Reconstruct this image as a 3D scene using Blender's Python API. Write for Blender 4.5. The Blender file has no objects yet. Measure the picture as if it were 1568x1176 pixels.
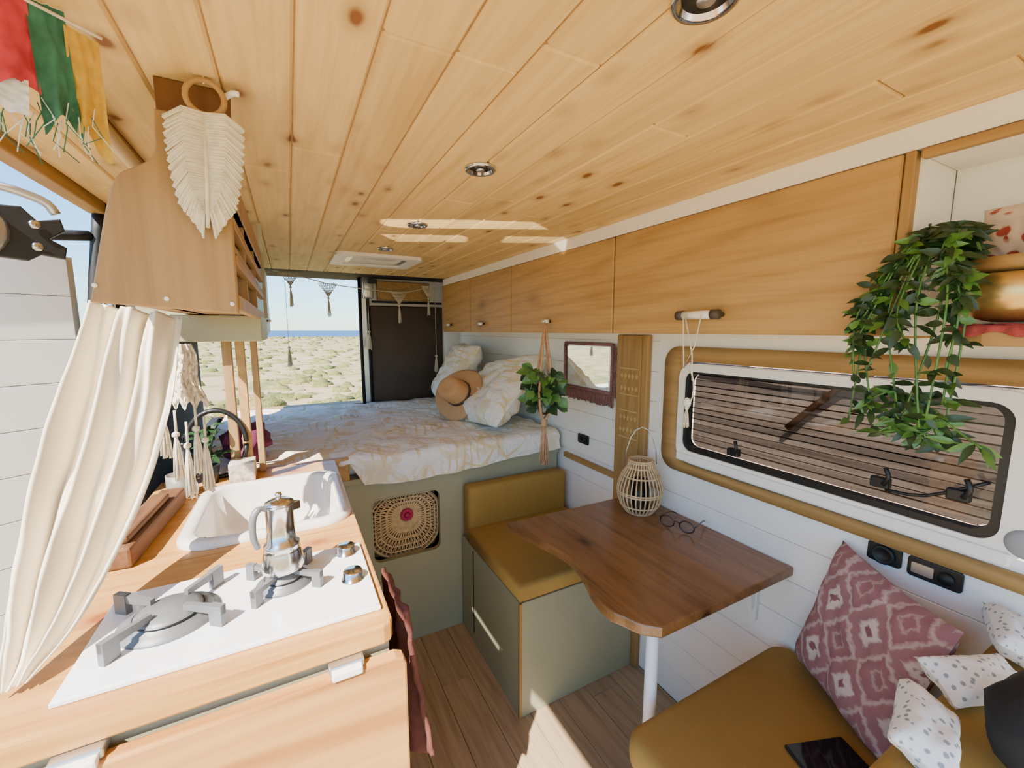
import bpy,bmesh,math,random
from mathutils import Vector,Matrix,noise,Euler
random.seed(7)
V=Vector
def C(r,g,b):
    f=lambda c:(c/255/12.92 if c/255<=.04045 else ((c/255+.055)/1.055)**2.4)
    return (f(r),f(g),f(b),1)
def mul(c,k): return (min(c[0]*k,1),min(c[1]*k,1),min(c[2]*k,1),1)
# ---------------- materials
class NT:
    def __init__(s,name):
        s.m=bpy.data.materials.new(name);s.m.use_nodes=True;s.t=s.m.node_tree;s.n=s.t.nodes;s.b=s.n['Principled BSDF']
    def N(s,ty,**kw):
        n=s.n.new(ty)
        for k,v in kw.items(): setattr(n,k,v)
        return n
    def L(s,a,b): s.t.links.new(a,b)
    def coord(s,scale=(1,1,1),rot=(0,0,0)):
        tc=s.N('ShaderNodeTexCoord');mp=s.N('ShaderNodeMapping');mp.inputs['Scale'].default_value=scale;mp.inputs['Rotation'].default_value=rot
        s.L(tc.outputs['Object'],mp.inputs[0]);return mp.outputs[0]
    def noise(s,co,scale,detail=4,dist=0,rough=.55):
        n=s.N('ShaderNodeTexNoise');n.inputs['Scale'].default_value=scale;n.inputs['Detail'].default_value=detail;n.inputs['Distortion'].default_value=dist;n.inputs['Roughness'].default_value=rough
        s.L(co,n.inputs['Vector']);return n.outputs['Fac']
    def ramp(s,fac,stops):
        r=s.N('ShaderNodeValToRGB');e=r.color_ramp.elements
        while len(e)<len(stops): e.new(.5)
        for i,(p,c) in enumerate(stops): e[i].position=p;e[i].color=c if len(c)==4 else (*c,1)
        s.L(fac,r.inputs[0]);return r.outputs[0]
    def mix(s,fac,a,b,mode='MIX'):
        m=s.N('ShaderNodeMix',data_type='RGBA',blend_type=mode)
        for v,i in ((fac,0),(a,6),(b,7)):
            if isinstance(v,(float,int,tuple)): m.inputs[i].default_value=v
            else: s.L(v,m.inputs[i])
        return m.outputs[2]
    def math(s,op,a,b=0,c=0):
        m=s.N('ShaderNodeMath',operation=op)
        for i,v in enumerate((a,b,c)):
            if isinstance(v,(float,int)): m.inputs[i].default_value=v
            else: s.L(v,m.inputs[i])
        return m.outputs[0]
    def col(s,o): s.L(o,s.b.inputs['Base Color'])
    def bump(s,h,st=.2,d=.002):
        b=s.N('ShaderNodeBump');b.inputs['Strength'].default_value=st;b.inputs['Distance'].default_value=d
        s.L(h,b.inputs['Height']);s.L(b.outputs[0],s.b.inputs['Normal'])
W1=(1,1,1,1);K=(0,0,0,1)
def plain(name,c,rough=.5,metal=0,var=.1,scale=6,bump=0,bs=120,spec=None):
    t=NT(name);co=t.coord()
    t.col(t.ramp(t.noise(co,scale,3),[(.3,mul(c,1-var)),(.7,mul(c,1+var))]))
    t.b.inputs['Roughness'].default_value=rough;t.b.inputs['Metallic'].default_value=metal
    if spec is not None:t.b.inputs['Specular IOR Level'].default_value=spec
    if bump:t.bump(t.noise(co,bs,3),bump,.002)
    return t.m
def wood(name,light,dark,axis=1,knot=1,rough=.5,island=0,ks=7,gs=1,kcol=None,kr=.13,spec=.35,wv=.28):
    t=NT(name);a=[9*gs]*3;a[axis]=.9*gs
    co=t.coord(tuple(a))
    g=t.N('ShaderNodeNewGeometry')
    if island:
        off=t.N('ShaderNodeVectorMath',operation='MULTIPLY_ADD');cb=t.N('ShaderNodeCombineXYZ')
        for i in range(3):t.L(g.outputs['Random Per Island'],cb.inputs[i])
        off.inputs[1].default_value=(37,53,71);t.L(cb.outputs[0],off.inputs[0]);t.L(co,off.inputs[2]);co=off.outputs[0]
    n1=t.noise(co,1.6,4,1.4)
    b=[60*gs]*3;b[axis]=2.0*gs
    n2=t.noise(t.coord(tuple(b)),1.5,3,.3)
    base=t.ramp(n1,[(.28,dark),(.45,light),(.6,mul(light,1.06)),(.75,mul(dark,1.05))])
    w=t.N('ShaderNodeTexWave',wave_type='BANDS',bands_direction='DIAGONAL')
    w.inputs['Scale'].default_value=1.1;w.inputs['Distortion'].default_value=7;w.inputs['Detail'].default_value=2;w.inputs['Detail Scale'].default_value=.8
    t.L(co,w.inputs['Vector'])
    base=t.mix(wv,base,t.ramp(w.outputs['Fac'],[(.0,mul(dark,.85)),(.35,light),(1,mul(light,1.05))]))
    base=t.mix(.25,base,t.ramp(n2,[(.35,mul(dark,.75)),(.6,mul(light,1.1))]))
    if knot:
        k=[ks]*3;k[axis]=ks*.55
        kc=t.coord(tuple(k));nz=t.N('ShaderNodeTexNoise');nz.inputs['Scale'].default_value=2;t.L(kc,nz.inputs['Vector'])
        va=t.N('ShaderNodeVectorMath',operation='MULTIPLY_ADD');va.inputs[1].default_value=(.12,)*3;t.L(nz.outputs['Color'],va.inputs[0]);t.L(kc,va.inputs[2])
        vo=t.N('ShaderNodeTexVoronoi');vo.inputs['Scale'].default_value=1;t.L(va.outputs[0],vo.inputs['Vector'])
        kk=kcol or mul(dark,.42)
        f=t.ramp(vo.outputs['Distance'],[(0,W1),(kr*.55,W1),(kr,(.35,.35,.35,1)),(kr*1.5,(.18,.18,.18,1)),(kr*2.3,K)])
        base=t.mix(f,base,kk)
    if island:
        mr=t.N('ShaderNodeMapRange');mr.inputs[3].default_value=1-island;mr.inputs[4].default_value=1+island
        t.L(g.outputs['Random Per Island'],mr.inputs[0]);h=t.N('ShaderNodeHueSaturation');t.L(mr.outputs[0],h.inputs['Value']);t.L(base,h.inputs['Color']);base=h.outputs[0]
    t.col(base);t.b.inputs['Roughness'].default_value=rough;t.b.inputs['Specular IOR Level'].default_value=spec
    t.bump(n2,.12,.001);return t.m
# ---------------- mesh builder
def catmull(pts,n=6,closed=False):
    P=[V(p) for p in pts];o=[];m=len(P)
    rng=range(m) if closed else range(m-1)
    for i in rng:
        p0=P[(i-1)%m] if closed or i>0 else P[0];p1=P[i];p2=P[(i+1)%m];p3=P[(i+2)%m] if closed or i+2<m else P[-1]
        for k in range(n):
            t=k/n;o.append(.5*((2*p1)+(-p0+p2)*t+(2*p0-5*p1+4*p2-p3)*t*t+(-p0+3*p1-3*p2+p3)*t**3))
    if not closed:o.append(P[-1])
    return o
def rrect(cx,cy,w,h,r,n=6):
    o=[]
    for (sx,sy,a0) in ((1,-1,-90),(1,1,0),(-1,1,90),(-1,-1,180)):
        for i in range(n+1):
            a=math.radians(a0+90*i/n);o.append((cx+sx*(w/2-r)+r*math.cos(a),cy+sy*(h/2-r)+r*math.sin(a)))
    return o
def rr2(x0,y0,x1,y1,r,n=6): return rrect((x0+x1)/2,(y0+y1)/2,abs(x1-x0),abs(y1-y0),r,n)
def ax3(axis,d,p):
    if axis==0:return V((d,p[0],p[1]))
    if axis==1:return V((p[0],d,p[1]))
    return V((p[0],p[1],d))
class MB:
    def __init__(s,name): s.name=name;s.v=[];s.f=[];s.fm=[];s.fs=[];s.mats=[];s.X=Matrix()
    def mi(s,m):
        if m not in s.mats:s.mats.append(m)
        return s.mats.index(m)
    def add(s,vs,fs,mat,smooth=False):
        o=len(s.v);s.v+=[s.X@V(v) for v in vs];i=s.mi(mat)
        for f in fs:s.f.append([o+k for k in f]);s.fm.append(i);s.fs.append(smooth)
    def addbm(s,bm,mat,smooth=False):
        bm.verts.index_update();s.add([v.co.copy() for v in bm.verts],[[v.index for v in f.verts] for f in bm.faces],mat,smooth);bm.free()
    def box(s,a,b,mat,bev=0,seg=2,M=None):
        bm=bmesh.new();bmesh.ops.create_cube(bm,size=1)
        a,b=V(a),V(b);c=(a+b)/2;d=b-a
        for v in bm.verts:v.co=V((v.co.x*d.x,v.co.y*d.y,v.co.z*d.z))
        if bev:bmesh.ops.bevel(bm,geom=list(bm.edges),offset=min(bev,min(abs(x) for x in d)*.49),segments=seg,profile=.5,affect='EDGES')
        if M:bm.transform(M)
        bm.transform(Matrix.Translation(c));s.addbm(bm,mat,bev>.006)
    def prism(s,poly,axis,d0,d1,mat,bev=0,seg=2,smooth=False):
        bm=bmesh.new();a=[bm.verts.new(ax3(axis,d0,p)) for p in poly];b=[bm.verts.new(ax3(axis,d1,p)) for p in poly];n=len(poly)
        bm.faces.new(a);bm.faces.new(b[::-1])
        for i in range(n):bm.faces.new((a[i],b[i],b[(i+1)%n],a[(i+1)%n]))
        bmesh.ops.recalc_face_normals(bm,faces=list(bm.faces))
        if bev:
            ed=[e for e in bm.edges if abs(e.verts[0].co[axis]-e.verts[1].co[axis])<1e-6]
            bmesh.ops.bevel(bm,geom=ed,offset=bev,segments=seg,profile=.5,affect='EDGES')
        s.addbm(bm,mat,smooth)
    def ring(s,inn,out,axis,d0,d1,mat,smooth=False):
        n=len(inn)
        vs=[ax3(axis,d0,p) for p in inn]+[ax3(axis,d0,p) for p in out]+[ax3(axis,d1,p) for p in inn]+[ax3(axis,d1,p) for p in out]
        fs=[]
        for i in range(n):
            j=(i+1)%n
            fs+=[(i,j,n+j,n+i),(2*n+i,3*n+i,3*n+j,2*n+j),(i,2*n+i,2*n+j,j),(n+i,n+j,3*n+j,3*n+i)]
        s.add(vs,fs,mat,smooth)
    def loft(s,loops,mat,cap0=False,cap1=False,smooth=True,closed=True):
        n=len(loops[0]);vs=[p for l in loops for p in l];fs=[]
        for k in range(len(loops)-1):
            for i in range(n if closed else n-1):
                j=(i+1)%n;fs.append((k*n+i,k*n+j,(k+1)*n+j,(k+1)*n+i))
        if cap0:fs.append(tuple(range(n))[::-1])
        if cap1:fs.append(tuple((len(loops)-1)*n+i for i in range(n)))
        s.add(vs,fs,mat,smooth)
    def lathe(s,prof,loc,mat,seg=32,M=None,smooth=True,cap=True):
        M=M or Matrix();L=V(loc)
        loops=[[L+M@V((r*math.cos(2*math.pi*i/seg),r*math.sin(2*math.pi*i/seg),z)) for i in range(seg)] for r,z in prof]
        s.loft(loops,mat,cap and prof[0][0]>1e-4,cap and prof[-1][0]>1e-4,smooth)
    def tube(s,pts,r,mat,seg=6,closed=False,smooth=True,n=0):
        P=catmull(pts,n,closed) if n else [V(p) for p in pts];m=len(P);loops=[]
        t=(P[1]-P[0]).normalized();u=t.orthogonal().normalized()
        for i in range(m):
            if closed:t=(P[(i+1)%m]-P[i-1])
            else:t=P[min(i+1,m-1)]-P[max(i-1,0)]
            if t.length<1e-9:t=V((0,0,1))
            t.normalize();u=u-t*u.dot(t)
            if u.length<1e-6:u=t.orthogonal()
            u.normalize();w=t.cross(u);rr=r[min(int(i*len(r)/m),len(r)-1)] if isinstance(r,(list,tuple)) else r
            loops.append([P[i]+(u*math.cos(2*math.pi*k/seg)+w*math.sin(2*math.pi*k/seg))*rr for k in range(seg)])
        if closed:loops.append(loops[0])
        s.loft(loops,mat,not closed,not closed,smooth)
    def sheet(s,fn,nu,nv,mat,smooth=True):
        vs=[fn(i/nu,j/nv) for j in range(nv+1) for i in range(nu+1)];fs=[(j*(nu+1)+i,j*(nu+1)+i+1,(j+1)*(nu+1)+i+1,(j+1)*(nu+1)+i) for j in range(nv) for i in range(nu)]
        s.add(vs,fs,mat,smooth)
    def ball(s,c,r,mat,sub=2,sc=(1,1,1),nz=0,M=None,smooth=True):
        bm=bmesh.new();bmesh.ops.create_icosphere(bm,subdivisions=sub,radius=1)
        for v in bm.verts:
            k=1+nz*noise.noise(v.co*2.2+V(c)*7)
            v.co=V((v.co.x*sc[0],v.co.y*sc[1],v.co.z*sc[2]))*r*k
        if M:bm.transform(M)
        bm.transform(Matrix.Translation(V(c)));s.addbm(bm,mat,smooth)
    def tassel(s,top,ln,r,mat,n=12,head=True):
        top=V(top)
        if head:
            s.ball(top-V((0,0,r*.6)),r*.75,mat,1);
        for i in range(n):
            a=i*2.4;q=r*math.sqrt((i+.5)/n);e=V((math.cos(a)*q,math.sin(a)*q,0))
            s.tube([top-V((0,0,r*.5)),top+e*.55-V((0,0,ln*.35)),top+e*1.05-V((0,0,ln*random.uniform(.9,1.03)))],r*.2,mat,4)
    def leaf(s,p,d,up,ln,w,mat,curl=.25):
        p=V(p);d=V(d).normalized();sd=d.cross(V(up));
        if sd.length<.05:sd=d.orthogonal()
        sd.normalize();nn=sd.cross(d).normalized();vs=[];fs=[]
        prof=[(0,.05),(.2,.75),(.45,1),(.72,.7),(1,.03)]
        for t,ww in prof:
            c=p+d*ln*t-nn*curl*ln*t*t
            vs+=[c-sd*w*.5*ww+nn*w*.12*ww,c,c+sd*w*.5*ww+nn*w*.12*ww]
        for k in range(len(prof)-1):
            b=k*3;fs+=[(b,b+1,b+4,b+3),(b+1,b+2,b+5,b+4)]
        s.add(vs,fs,mat,True)
    def pillow(s,w,h,t,mat,n=22,seed=0,pinch=.07,wr=.01):
        for sg in (1,-1):
            def fn(u,v):
                a=u*2-1;b=v*2-1
                x=a*w/2*(1-pinch*(1-b*b));y=b*h/2*(1-pinch*(1-a*a))
                e=max(0,(1-a**4)*(1-b**4))**.5
                z=sg*t/2*e*(1+.25*noise.noise(V((a*1.5+seed,b*1.5,sg))))
                z+=wr*e*noise.noise(V((a*5+seed,b*4+a*3,sg*2)))
                return V((x,y,z))
            s.sheet(fn,n,n,mat)
    def done(s,loc=None,rot=None,M=None,solid=0):
        me=bpy.data.meshes.new(s.name);me.from_pydata([tuple(v) for v in s.v],[],s.f);
        for m in s.mats:me.materials.append(m)
        for i,p in enumerate(me.polygons):p.material_index=s.fm[i];p.use_smooth=s.fs[i]
        bm=bmesh.new();bm.from_mesh(me);bmesh.ops.recalc_face_normals(bm,faces=list(bm.faces));bm.to_mesh(me);bm.free()
        ob=bpy.data.objects.new(s.name,me);bpy.context.collection.objects.link(ob)
        if M:ob.matrix_world=M
        if loc:ob.location=loc
        if rot:ob.rotation_euler=[math.radians(a) for a in rot]
        if solid:
            k=ob.modifiers.new('s','SOLIDIFY');k.thickness=solid;k.offset=0
        return ob
# ---------------- palette
pine=wood('pine_ceiling',C(224,190,126),C(208,168,98),1,1,.55,.07,13,kcol=C(130,82,40),kr=.14,wv=.25)
cabw=wood('cabinet_pine',C(186,146,90),C(166,122,68),1,1,.5,0,6,kcol=C(88,52,24),kr=.13,wv=.4)
panelw=wood('panel_pine',C(166,130,84),C(148,110,66),2,1,.55,0,8,kcol=C(92,56,28),kr=.14)
counterw=wood('counter_pine',C(202,148,78),C(172,108,46),0,1,.32,.05,7,kcol=C(150,80,34))
doorw=wood('door_pine',C(200,146,80),C(162,100,44),0,1,.4,0,4,gs=.55,wv=.7)
tablew=wood('table_walnut',C(140,98,56),C(102,66,34),1,1,.25,.1,6,spec=.6)
oak=wood('oak_trim',C(164,126,74),C(142,102,54),2,0,.55)
oaky=wood('oak_trim_y',C(168,130,78),C(146,106,58),1,0,.55)
floorw=wood('floor_oak',C(178,152,120),C(146,118,86),1,0,.42,.08,5)
darkw=wood('dark_timber',C(112,74,44),C(66,40,22),1,1,.7)
brownb=wood('brown_board',C(118,76,40),C(94,58,28),2,0,.6)
sage=plain('sage_paint',C(158,154,124),.5,var=.03)
white=plain('white_paint',C(244,238,231),.45,var=.012)
cream=plain('cream_sink',C(224,215,204),.18,var=.01)
whiteg=plain('white_glass',C(240,240,240),.06,var=.01,spec=.6)
black=plain('black_plastic',C(22,22,23),.4)
rubber=plain('black_rubber',C(16,16,17),.6)
char=plain('charcoal',C(28,27,28),.85)
steel=plain('steel',C(205,203,200),.16,1,var=.04)
iron=plain('cast_iron',C(112,112,112),.45,.2)
alu=plain('aluminium',C(200,200,200),.3,.9)
bronze=plain('bronze',C(222,188,120),.3,.8,var=.12,scale=14)
mustard=plain('mustard_fabric',C(160,126,58),.85,var=.06,bump=.3,bs=500)
cloth=plain('cream_cotton',C(232,218,192),.9,var=.04,bump=.2,bs=350)
macr=plain('macrame_cord',C(226,214,190),.95,var=.1,scale=60,bump=.4,bs=700)
jute=plain('jute',C(132,98,62),.9,var=.25,scale=110,bump=.6,bs=200)
cordb=plain('jute_cord',C(184,144,108),.9,var=.2,scale=80)
rattan=plain('rattan',C(206,172,128),.7,var=.15,scale=50)
wick=plain('wicker_strand',C(208,178,132),.75,var=.2,scale=60)
redt=plain('red_towel',C(104,56,44),.95,var=.25,scale=40,bump=.8,bs=300)
mauve=plain('mauve_fringe',C(132,90,88),.95,var=.2,scale=60)
leafm=plain('leaf_green',C(74,114,46),.35,var=.35,scale=25)
leafd=plain('leaf_dark',C(32,58,30),.4,var=.4,scale=25)
brown=plain('brown_leather',C(76,62,54),.6)
purple=plain('purple_blanket',C(104,34,66),.9)
redc=plain('red_cloth',C(150,58,58),.9,var=.35,scale=90)
greenf=plain('flag_green',C(52,106,84),.9,var=.2,scale=70)
redf=plain('flag_red',C(190,52,66),.9,var=.15,scale=70)
yelf=plain('flag_yellow',C(196,154,48),.9,var=.15,scale=70)
whitef=plain('flag_white',C(215,218,220),.9)
hatm=plain('hat_felt',C(200,152,104),.9,var=.05,bump=.3,bs=300)
ceram=plain('ceramic_white',C(238,232,220),.2)
rose=plain('pink_flower',C(180,44,86),.8)
def mirror():
    t=NT('mirror_glass');t.col(t.ramp(t.noise(t.coord(),3),[(0,C(225,230,235)),(1,C(235,238,240))]));t.b.inputs['Metallic'].default_value=1;t.b.inputs['Roughness'].default_value=.03;return t.m
mirr=mirror()
def glass(name,tint):
    t=NT(name);t.n.remove(t.b);o=[n for n in t.n if n.type=='OUTPUT_MATERIAL'][0]
    tr=t.N('ShaderNodeBsdfTransparent');tr.inputs[0].default_value=tint;g=t.N('ShaderNodeBsdfGlossy');g.inputs['Roughness'].default_value=.02
    fr=t.N('ShaderNodeFresnel');fr.inputs[0].default_value=1.45;m=t.N('ShaderNodeMixShader');t.L(fr.outputs[0],m.inputs[0]);t.L(tr.outputs[0],m.inputs[1]);t.L(g.outputs[0],m.inputs[2]);t.L(m.outputs[0],o.inputs[0]);return t.m
tinted=glass('tinted_window',(.27,.26,.25,1));clearg=glass('clear_glass',(.92,.95,.94,1))
def bedding():
    t=NT('bedding_leaf_print');co=t.coord((1,1,1))
    nz=t.N('ShaderNodeTexNoise');nz.inputs['Scale'].default_value=5;t.L(co,nz.inputs['Vector'])
    va=t.N('ShaderNodeVectorMath',operation='MULTIPLY_ADD');va.inputs[1].default_value=(.12,)*3;t.L(nz.outputs['Color'],va.inputs[0]);t.L(co,va.inputs[2])
    vo=t.N('ShaderNodeTexVoronoi',feature='DISTANCE_TO_EDGE');vo.inputs['Scale'].default_value=8;t.L(va.outputs[0],vo.inputs['Vector'])
    line=t.ramp(vo.outputs['Distance'],[(0,W1),(.035,W1),(.065,K)])
    w=t.N('ShaderNodeTexWave');w.inputs['Scale'].default_value=8;w.inputs['Distortion'].default_value=10;w.inputs['Detail Scale'].default_value=.6;t.L(co,w.inputs['Vector'])
    lw=t.ramp(w.outputs['Fac'],[(.0,W1),(.10,W1),(.20,K)])
    msk=t.ramp(t.noise(co,4.5,2),[(.52,K),(.58,W1)]);m2=t.ramp(t.noise(t.coord((1,1,1),(1,2,.5)),3.2,1),[(.42,W1),(.48,K)])
    blob=t.math('MULTIPLY',t.ramp(t.noise(t.coord((1,1,1),(2,0,1)),7,2,1.5),[(.54,K),(.58,W1)]),.6)
    f1=t.math('MULTIPLY',lw,msk);f2=t.math('MULTIPLY',line,m2);f=t.math('MULTIPLY',t.math('MAXIMUM',t.math('MAXIMUM',f1,f2),blob),.75)
    t.col(t.mix(f,C(238,232,224),C(224,196,126)));t.b.inputs['Roughness'].default_value=.9
    t.bump(t.noise(co,9,3,.8),.7,.03);return t.m
bedm=bedding()
def ikat():
    t=NT('ikat_fabric');tc=t.N('ShaderNodeTexCoord');nz=t.N('ShaderNodeTexNoise');nz.inputs['Scale'].default_value=60;t.L(tc.outputs['Object'],nz.inputs['Vector'])
    va=t.N('ShaderNodeVectorMath',operation='MULTIPLY_ADD');va.inputs[1].default_value=(.024,.016,.02);t.L(nz.outputs['Color'],va.inputs[0]);t.L(tc.outputs['Object'],va.inputs[2])
    sp=t.N('ShaderNodeSeparateXYZ');t.L(va.outputs[0],sp.inputs[0])
    a=t.math('ABSOLUTE',t.math('SUBTRACT',t.math('FRACT',t.math('MULTIPLY',sp.outputs[0],10)),.5))
    b=t.math('ABSOLUTE',t.math('SUBTRACT',t.math('FRACT',t.math('MULTIPLY',sp.outputs[1],7)),.5))
    d=t.math('ADD',a,b)
    r=t.ramp(d,[(0,C(134,84,86)),(.08,C(134,84,86)),(.12,C(204,186,176)),(.22,C(200,180,170)),(.29,C(150,104,104)),(.48,C(152,106,106)),(.54,C(186,160,150)),(.58,C(182,154,146)),(.64,C(144,96,98)),(.8,C(152,106,106)),(.84,C(178,148,140)),(.9,C(146,98,100))])
    t.col(r);t.b.inputs['Roughness'].default_value=.95;t.bump(t.noise(tc.outputs['Object'],300,2),.4,.002);return t.m
ikatm=ikat()
def vor(name,scale,st,rough=.9):
    t=NT(name);co=t.coord();vo=t.N('ShaderNodeTexVoronoi');vo.inputs['Scale'].default_value=scale;t.L(co,vo.inputs['Vector'])
    t.col(t.ramp(vo.outputs['Distance'],st));t.b.inputs['Roughness'].default_value=rough;return t.m
dotm=vor('dotted_cotton',85,[(0,C(150,158,166)),(.24,C(150,158,166)),(.34,C(240,240,238))])
bagm=vor('printed_fabric',38,[(0,C(166,60,54)),(.34,C(172,70,60)),(.42,C(220,196,178))],.8)
def groundm():
    t=NT('scrub_ground');co=t.coord();n=t.noise(co,.6,8,.5,.7)
    t.col(t.ramp(n,[(.3,C(84,92,44)),(.45,C(138,130,72)),(.53,C(176,150,110)),(.62,C(170,144,106)),(.72,C(116,116,58))]));t.b.inputs['Roughness'].default_value=1;return t.m
def bushm():
    t=NT('shrub_leaves');g=t.N('ShaderNodeNewGeometry');a=t.ramp(g.outputs['Random Per Island'],[(0,C(88,98,44)),(.5,C(128,124,60)),(1,C(154,134,84))])
    b=t.noise(t.coord(),22,5);t.col(t.mix(.5,a,t.ramp(b,[(.35,C(56,68,28)),(.65,C(160,152,88))])));t.b.inputs['Roughness'].default_value=1;t.bump(b,.8,.05);return t.m
sea=plain('sea_water',C(14,62,116),.4,var=.1,scale=.02)
# ================= ROOM SHELL
def planks(mb,mat,x0,x1,y0,y1,z0,z1,w,gap,lens,bev=.002):
    x=x0
    while x<x1-.01:
        xe=min(x+w,x1);y=y0-random.uniform(0,lens)
        while y<y1:
            ye=y+lens*random.uniform(.75,1.25)
            a,b=max(y,y0),min(ye,y1)
            if b-a>.02:mb.box((x+gap/2,a+gap*.3,z0),(xe-gap/2,b-gap*.3,z1),mat,bev,1)
            y=ye
        x+=w
m=MB('floor');planks(m,floorw,-.42,1.22,-1,3.2,-.012,0,.125,.0016,1.1,.0008);m.box((-.45,-1,-.05),(1.26,3.25,-.012),char);m.done()
m=MB('ceiling');planks(m,pine,-.43,1.0,-1.0,2.80,1.75,1.762,.0915,.002,1.35,.0036);m.box((-.43,-1,1.7535),(1.0,2.8,1.763),oak);m.box((-.43,-1,1.763),(1.26,3.3,1.80),char);m.done()
m=MB('trim_1');m.box((.972,-1,1.708),(.99,2.85,1.75),white);m.done()
m=MB('wall_right')
def wplank(y0,y1,z0,z1,h=.115):
    z=z0
    while z<z1-.002:
        ze=min(z+h,z1);m.box((1.22,y0,z+.0006),(1.26,y1,ze-.0006),white,.0014,1);z+=h
wplank(-1,3.2,0,.90);wplank(1.12,3.2,.90,1.75);m.box((1.22,-1,.9),(1.26,-.02,1.75),white);m.box((1.22,-.02,1.36),(1.26,1.12,1.75),white)
m.ring(rr2(.10,.945,1.03,1.30,.05),rr2(-.02,.90,1.12,1.36,.001),0,1.22,1.26,white);m.done()
m=MB('wall_left');m.box((-.46,1.62,0),(-.42,2.7,1.76),char);m.box((-.46,2.7,0),(-.42,3.2,.85),char);m.box((-.46,1.62,.0),(-.4,3.2,.2),char);m.done()
m=MB('wall_rear');m.box((-.46,3.2,0),(1.26,3.26,.84),char);m.box((-.46,3.2,1.83),(1.26,3.26,1.9),white);m.box((1.07,3.2,.84),(1.26,3.26,1.83),white);m.done()
m=MB('door_frame_rear')
m.prism(rr2(.462,.85,.5,1.84,.012),1,3.12,3.2,alu);m.tube([(.455,3.11,.86),(.452,3.11,1.3),(.455,3.11,1.83)],.012,rubber,8);m.tube([(.51,3.1,.86),(.505,3.1,1.83)],.009,rubber,8)
m.box((-.42,3.2,.845),(.46,3.34,.87),oak,.004);m.done()
m=MB('door_1')
m.box((.5,3.13,.84),(1.07,3.17,1.83),white,.01);m.box((.515,3.10,.88),(1.05,3.13,1.575),brown,.012);m.box((.57,3.09,1.615),(.95,3.13,1.745),cabw,.006)
m.tube([(.53,3.095,1.6),(.75,3.09,1.6),(1.04,3.095,1.6)],.008,black,8);m.box((.47,3.06,1.62),(.54,3.12,1.78),alu,.01);m.box((.5,3.03,1.72),(.56,3.06,1.75),black,.005);m.done()
m=MB('trim_2');m.box((-.47,-.6,1.758),(-.431,1.62,1.80),oaky,.006);m.box((-.47,.66,1.722),(-.431,1.62,1.762),oaky,.004);m.done()  # lower strip of the header is added to keep sun off the bed base
m=MB('curtain_rod');m.tube([(-.247,.78,1.735),(-.25,.9,1.733),(-.262,1.45,1.735)],.0125,plain('rod_beige',C(204,178,136),.5),12,n=4)
for y in (.84,1.4):m.box((-.265,y-.01,1.735),(-.24,y+.01,1.75),white)
m.done()
# sliding door panel outside left
m=MB('sliding_door')
d=(V((-.50,1.60,0))-V((-.98,1.28,0)));L=d.length;ang=math.atan2(d.y,d.x)
m.X=Matrix.Translation((-.98,1.28,0))@Matrix.Rotation(ang,4,'Z')
z=.1
while z<1.50:
    m.box((0,0,z+.0007),(L-.02,.03,z+.1153),white,.0015,1);z+=.116
m.box((0,.03,.0),(L,.07,1.60),alu)
m.tube([(L-.0,-.012,.1),(L+.0,-.012,1.1),(L+.015,-.012,1.4),(L+.055,-.012,1.72)],.016,rubber,8,n=5)
m.tube([(L+.03,-.03,.1),(L+.03,-.03,1.1),(L+.045,-.03,1.4),(L+.085,-.03,1.74)],.010,alu,8,n=5)
m.tube([(0,-.01,1.585),(L*.6,-.01,1.62),(L+.03,-.012,1.66)],.014,rubber,8,n=5)
m.X=Matrix();m.done()
m=MB('door_latch_bracket')
m.X=Matrix.Translation((-.475,1.28,1.60))@Matrix.Rotation(math.radians(25),4,'Z')
m.prism([(-.06,-.05),(.0,-.055),(.02,-.04),(.055,-.045),(.06,-.02),(.035,-.005),(.06,.015),(.055,.04),(.02,.03),(.0,.055),(-.05,.05),(-.035,.0)],1,-.008,.008,black,.003)
for p in ((.015,.02),(.015,-.025)):m.lathe([(.009,0),(.009,.005),(.004,.006)],(p[0],-.012,p[1]),steel,12,Matrix.Rotation(math.radians(90),4,'X'))
m.lathe([(.04,0),(.055,.004),(.06,.02),(.05,.03)],(-.08,.0,0),alu,20,Matrix.Rotation(math.radians(90),4,'X'))
m.tube([(-.09,.02,.06),(-.04,.0,.09),(.03,0,.075),(.05,0,.05)],.009,alu,8,n=4)
m.X=Matrix();m.done()
# ================= RIGHT: cabinets
m=MB('overhead_cabinet')
ys=[.36,1.10,1.83,2.35,2.86]
m.box((.985,.352,1.388),(1.218,2.86,1.706),white)
for a,b in zip(ys,ys[1:]):m.box((.968,a+.003,1.39),(.986,b-.003,1.706),cabw,.003,1)
m.box((.966,.345,1.385),(1.14,.36,1.706),oak,.002,1);m.box((.985,.341,1.39),(1.128,.346,1.70),white)
for y in (1.48,2.15,2.68):
    m.lathe([(.006,0),(.006,.012),(.011,.016),(.011,.024),(.007,.028)],(.968,y,1.437),brown,14,Matrix.Rotation(math.radians(-90),4,'Y'))
    m.tube([(.942,y-.018,1.437),(.942,y+.018,1.437)],.0085,ceram,12)
m.tube([(.94,.70,1.44),(.94,.79,1.44)],.0105,ceram,14)
for y in (.692,.797):m.tube([(.94,y-.01,1.44),(.94,y+.01,1.44)],.0125,brown,14);m.tube([(.94,y,1.44),(.97,y,1.44)],.006,brown,10)
m.done()
m=MB('open_shelf')
m.box((1.13,-.4,1.38),(1.15,.340,1.706),white)
m.prism([(.975,-.4),(.975,.24),(.985,.27),(1.01,.285),(1.05,.29),(1.129,.29),(1.129,-.4)],2,1.375,1.402,oaky,.004)
m.box((.967,-.4,1.69),(.985,.340,1.706),oaky,.003,1);m.box((.985,-.4,1.698),(1.13,.340,1.706),white);m.done()
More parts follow.
